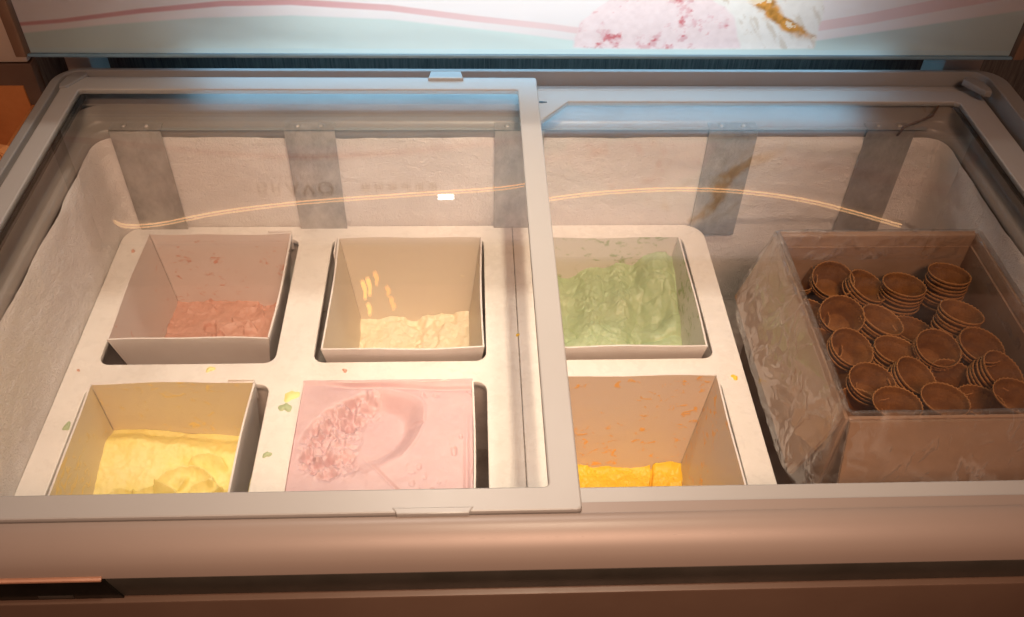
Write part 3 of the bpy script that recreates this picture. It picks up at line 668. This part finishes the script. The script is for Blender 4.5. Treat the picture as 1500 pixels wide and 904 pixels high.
# ================================================================== CARTON OF CONES
BX0, BX1, BY0, BY1, BZ0, BZ1 = .379, .640, .576, .872, -.371, -.102
ct = empty('carton', ((BX0+BX1)/2, (BY0+BY1)/2, BZ0), 'open brown cardboard carton with folded out flaps in the right of the freezer', 'carton')
th = .004
box('side_panel', BX0, BX0+th, BY0, BY1, BZ0, BZ1, M_card, ct, .0008); box('side_panel', BX1-th, BX1, BY0, BY1, BZ0, BZ1, M_card, ct, .0008)
box('end_panel', BX0+th+.0003, BX1-th-.0003, BY0, BY0+th, BZ0, BZ1-.0005, M_card, ct, .0008); box('end_panel', BX0+th+.0003, BX1-th-.0003, BY1-th, BY1, BZ0, BZ1-.0005, M_card, ct, .0008)
box('bottom_panel', BX0+.002, BX1-.002, BY0+.002, BY1-.002, BZ0, BZ0+th, M_card, ct)
def flap(P):
    P = [Vector(p) for p in P]; nrm = (P[1]-P[0]).cross(P[3]-P[0]).normalized()*.004
    V = P + [p-nrm for p in P]; return from_pd('flap', V, [(0, 1, 2, 3), (7, 6, 5, 4), (0, 4, 5, 1), (1, 5, 6, 2), (2, 6, 7, 3), (3, 7, 4, 0)], M_card, ct, False)
flap([(BX0, BY0+.004, BZ1-.001), (BX0, BY1-.003, BZ1-.001), (.3500, BY1+.004, -.213), (.3500, BY0+.012, -.213)])
flap([(BX0+.004, BY0-.001, BZ1-.002), (BX1-.004, BY0-.001, BZ1-.002), (BX1-.002, BY0-.045, -.222), (BX0+.002, BY0-.045, -.222)])
flap([(BX1-.003, BY1, BZ1-.001), (BX0+.003, BY1, BZ1-.001), (BX0, BY1+.035, -.20), (BX1, BY1+.035, -.20)])
# inner lining sheet of card at the rear and right, leaving the fold line visible
box('inner_sheet', BX0+.008, BX1-.006, BY1-.008, BY1-.0055, -.30, -.118, M_card, ct); box('inner_sheet', BX1-.0085, BX1-.006, BY0+.008, BY1-.0085, -.30, -.116, M_card, ct)

# plastic film folded over the carton's rim
def film():
    loop = []
    r = .008; L = rrect(BX0, BX1, BY0, BY1, r, 6)
    for i in range(len(L)):
        a = Vector(L[i]); b = Vector(L[(i+1) % len(L)]); d = (b-a).length; k = max(1, int(d/.0035))
        for j in range(k): loop.append(a.lerp(b, j/k))
    n = len(loop); cx, cyy = (BX0+BX1)/2, (BY0+BY1)/2; V = []; F = []
    # outer hang per side: (outwards, down)
    side = {'L': (.034, .112), 'F': (.056, .118), 'B': (.040, .085), 'R': (.004, .045)}
    M_ = 34
    acc = 0; prev = loop[0]
    hang = []
    for p in loop:
        wts = {'L': math.exp(-abs(p.x-BX0)/.012), 'R': math.exp(-abs(p.x-BX1)/.012), 'F': math.exp(-abs(p.y-BY0)/.012), 'B': math.exp(-abs(p.y-BY1)/.012)}
        s = sum(wts.values()); nx = (-wts['L']+wts['R'])/s*side['L'][0] if 0 else 0
        ox = (-wts['L']*side['L'][0] + wts['R']*side['R'][0]); oy = (-wts['F']*side['F'][0] + wts['B']*side['B'][0])
        dn = sum(wts[k_]*side[k_][1] for k_ in wts)/s
        hang.append((ox/max(1, s), oy/max(1, s), dn, Vector((-wts['L']+wts['R'], -wts['F']+wts['B'])).normalized()))
    for i, p in enumerate(loop):
        acc += (p-prev).length; prev = p; ox, oy, dn, nr = hang[i]
        for j in range(M_):
            t = j/(M_-1)
            if t < .28:      # inside face, from below up to the rim
                q = (t/.28); x, y, z = p.x-nr.x*.0085, p.y-nr.y*.0085, BZ1-.040*(1-q)+.004
                am = .0016
            elif t < .36:    # over the rim
                q = (t-.28)/.08; ang = math.pi*(1-q); x, y = p.x+nr.x*(-.0028+.0057*(-math.cos(ang))*-1*-1), p.y+nr.y*(-.0028+.0057*(-math.cos(ang))); z = BZ1+.004+.0030*math.sin(ang); am = .0008
                x = p.x+nr.x*(-.0028-.0057*math.cos(ang)); y = p.y+nr.y*(-.0028-.0057*math.cos(ang))
            else:            # outside hang
                q = (t-.36)/.64; x, y, z = p.x+nr.x*.0032+ox*q, p.y+nr.y*.0032+oy*q, BZ1+.004-dn*q; am = .0014+.0016*q*math.sin(math.pi*min(1, q*1.02))
            u_ = acc*30; v_ = t*7
            wr = float(fbm(np.array(u_*.9+v_*.8), np.array(v_*.8-u_*.25), 4, .6)); rid = 1-abs(float(fbm(np.array(u_*1.3+v_*1.4+9), np.array(v_*.5-u_*.2), 3)))*2.2
            dsp = am*(.6*wr+.9*max(rid, 0)**2)
            V.append((x+nr.x*dsp, y+nr.y*dsp, z+.35*am*wr))
    for i in range(n):
        for j in range(M_-1): F.append((i*M_+j, ((i+1) % n)*M_+j, ((i+1) % n)*M_+j+1, i*M_+j+1))
    o = from_pd('plastic_bag', V, F, M_film)
    tag(o, 'thin clear crinkled plastic bag folded over the carton rim', 'plastic bag')
film()

# wafer cones: one mesh, each cone its own object
def cone_mesh():
    n = 96; prof = [(.0125, -.040, 0), (.0180, -.020, 0), (.0243, -.0015, .3), (.0262, .0000, 1), (.0266, .0022, 1), (.0259, .0032, 1), (.0252, .0022, .7), (.0246, .0000, .2), (.0218, -.0100, 0), (.0186, -.0220, 0), (.0160, -.0265, 0), (.004, -.0275, 0)]
    V, F = [], []
    for r, z, s in prof:
        for k in range(n):
            a = 2*math.pi*k/n; rr = r + s*.0006*(1 if k % 3 == 0 else -.6 if k % 3 == 1 else 0); zz = z + s*.0005*(1 if k % 3 == 0 else -.5)
            V.append((rr*math.cos(a), rr*math.sin(a), zz))
    for i in range(len(prof)-1):
        for k in range(n): F.append((i*n+k, i*n+(k+1) % n, (i+1)*n+(k+1) % n, (i+1)*n+k))
    F.append(tuple((len(prof)-1)*n+k for k in range(n))); F.append(tuple(k for k in range(n))[::-1])
    me = bpy.data.meshes.new('wafer_cone'); me.from_pydata(V, [], F); me.polygons.foreach_set('use_smooth', [True]*len(me.polygons)); me.materials.append(M_cone); me.materials.append(M_cone_rim_lit); me.update()
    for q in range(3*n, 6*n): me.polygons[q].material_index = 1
    return me
CM = cone_mesh()
# pixel of rim centre, height, tilt toward the viewer (deg), tilt to the right (deg), number nested
CN = [(1168, 405, -.155, 10, 0, 2), (1220, 410, -.146, 18, -2, 2), (1270, 420, -.150, 6, 20, 3), (1324, 419, -.144, -8, 2, 4), (1390, 403, -.130, -10, 3, 6),
      (1185, 463, -.157, 8, 4, 1), (1233, 462, -.140, 16, -4, 2), (1292, 470, -.146, -2, 16, 3), (1338, 486, -.166, -6, 10, 2), (1408, 459, -.130, -10, 8, 4),
      (1203, 507, -.156, 8, 4, 1), (1247, 510, -.138, 12, 12, 2), (1313, 515, -.140, -6, 6, 3), (1374, 511, -.134, 12, 3, 2), (1437, 507, -.132, 6, 6, 2),
      (1222, 556, -.152, 6, 4, 1), (1277, 560, -.130, 6, 2, 2), (1341, 552, -.128, 8, 20, 3), (1396, 554, -.144, 2, 4, 1), (1468, 545, -.128, 12, 20, 4),
      (1257, 596, -.142, -2, 4, 1), (1314, 593, -.118, -4, -2, 1), (1384, 587, -.116, -4, 2, 1), (1436, 590, -.134, -6, 4, 1), (1489, 582, -.118, 0, 4, 1)]
LOW = [(1243, 436), (1296, 446), (1357, 442), (1262, 487), (1352, 456), (1330, 540), (1292, 537), (1420, 535), (1360, 578), (1240, 580), (1194, 432), (1444, 472), (1412, 575), (1212, 534)]
CN += [(u_, v_, -.196, random.uniform(-6, 16), random.uniform(-16, 16), 1) for u_, v_ in LOW]
for (u, v, z, ty, tx, n) in CN:
    c = at_z(u, v, z); nrm = Vector((math.sin(math.radians(tx)), -math.sin(math.radians(ty)), 1)).normalized()
    sc_ = random.uniform(.98, 1.02)*(.62-z)/.76*(.93 if u < 1230 and v < 560 and u != 1220 else 1)
    for k in range(n if n == 1 else int(n*1.5)):
        if (c-nrm*(k*.0052)).z - .04 < BZ0+.006: break
        o = bpy.data.objects.new('wafer_cone', CM); COL.objects.link(o); o.scale = (sc_*(1 if k == 0 else .985),)*3
        j = Vector((random.uniform(-1, 1), random.uniform(-1, 1), random.uniform(-1, 1)))*(.0008 if k else 0)
        q = nrm + j*18; o.location = c - nrm*(k*.0052) + j
        o.rotation_euler = (q.to_track_quat('Z', 'Y').to_matrix() @ Matrix.Rotation(random.random()*6.28, 3, 'Z')).to_euler()
        if z < -.19: where = 'lying low between the stacks'
        elif v < 425: where = 'in the row along the rear carton panel'
        elif u < 1230 and v < 560: where = 'beside the white rack'
        elif v > 575: where = 'in the row along the front carton panel'
        elif u > 1400: where = 'beside the frosted freezer wall'
        else: where = 'in the middle of the carton'
        lean = 'leaning' if tx >= 18 else 'upright'
        if k == 0: tag(o, 'topmost brown wafer cone of %s stack %s' % ('a leaning' if lean == 'leaning' else 'an upright', where) if z > -.19 else 'single brown wafer cone ' + where, 'wafer cone', 'topmost wafer cones in the carton')
        else: tag(o, 'brown wafer cone nested inside %s stack %s' % ('a leaning' if lean == 'leaning' else 'an upright', where), 'wafer cone', 'nested wafer cones in the carton')

# ================================================================== BESIDE THE FREEZER
pn = empty('wall_cabinet', (-.80, 1.24, -.88), 'beige wall cabinet panel left of the sign', 'cabinet')
box('door_panel', -1.15, -.632, 1.20, 1.24, -.05, .13, M_beige, pn, .003); box('door_panel', -1.15, -.632, 1.20, 1.24, .134, .50, M_beige, pn, .003); box('lower_panel', -1.15, -.632, 1.205, 1.24, -.88, -.054, M_trim, pn, .003)
cb = empty('carton', (-.75, 1.02, -.14), 'orange brown open cardboard box on the shelf left of the freezer', 'carton')
bx0, bx1, by0, by1, bz0, bz1 = -.93, -.60, .88, 1.115, -.16, -.036
box('side_panel', bx0, bx0+.004, by0, by1, bz0, bz1, M_card2, cb, .0008); box('side_panel', bx1-.004, bx1, by0, by1, bz0, bz1-.03, M_card2, cb, .0008)
box('end_panel', bx0+.0045, bx1-.0045, by0, by0+.004, bz0, bz1-.04, M_card2, cb, .0008); box('end_panel', bx0+.0045, bx1-.0045, by1-.004, by1, bz0, bz1, M_card2, cb, .0008); box('bottom_panel', bx0+.002, bx1-.002, by0+.002, by1-.002, bz0, bz0+.004, M_card2, cb)
sh = box('side_counter', -1.2, -.578, .7, 1.19, -.88, -.161, M_trim, None, .004); tag(sh, 'dark brown side counter under the cardboard box', 'counter')
def crumple():
    V, F = [], []; n, m_ = 22, 12; c = at_y(-6, 212, .98)
    for i in range(m_+1):
        th_ = math.pi*i/m_
        for k in range(n):
            a = 2*math.pi*k/n; r = .040*(1+.35*float(fbm(np.array(3*math.cos(a)+5.0), np.array(3*math.sin(a)+2*math.cos(th_)), 3)))
            V.append((c.x+r*math.sin(th_)*math.cos(a), c.y+r*math.sin(th_)*math.sin(a), -.105+r*1.3*math.cos(th_)))
    for i in range(m_):
        for k in range(n): F.append((i*n+k, (i+1)*n+k, (i+1)*n+(k+1) % n, i*n+(k+1) % n))
    o = from_pd('waffle_piece', V, F, mat_card('pale_waffle', (.62, .34, .14), (.72, .42, .20)), None, False); tag(o, 'pale orange crumpled piece lying in the orange cardboard box', 'waffle')
crumple()
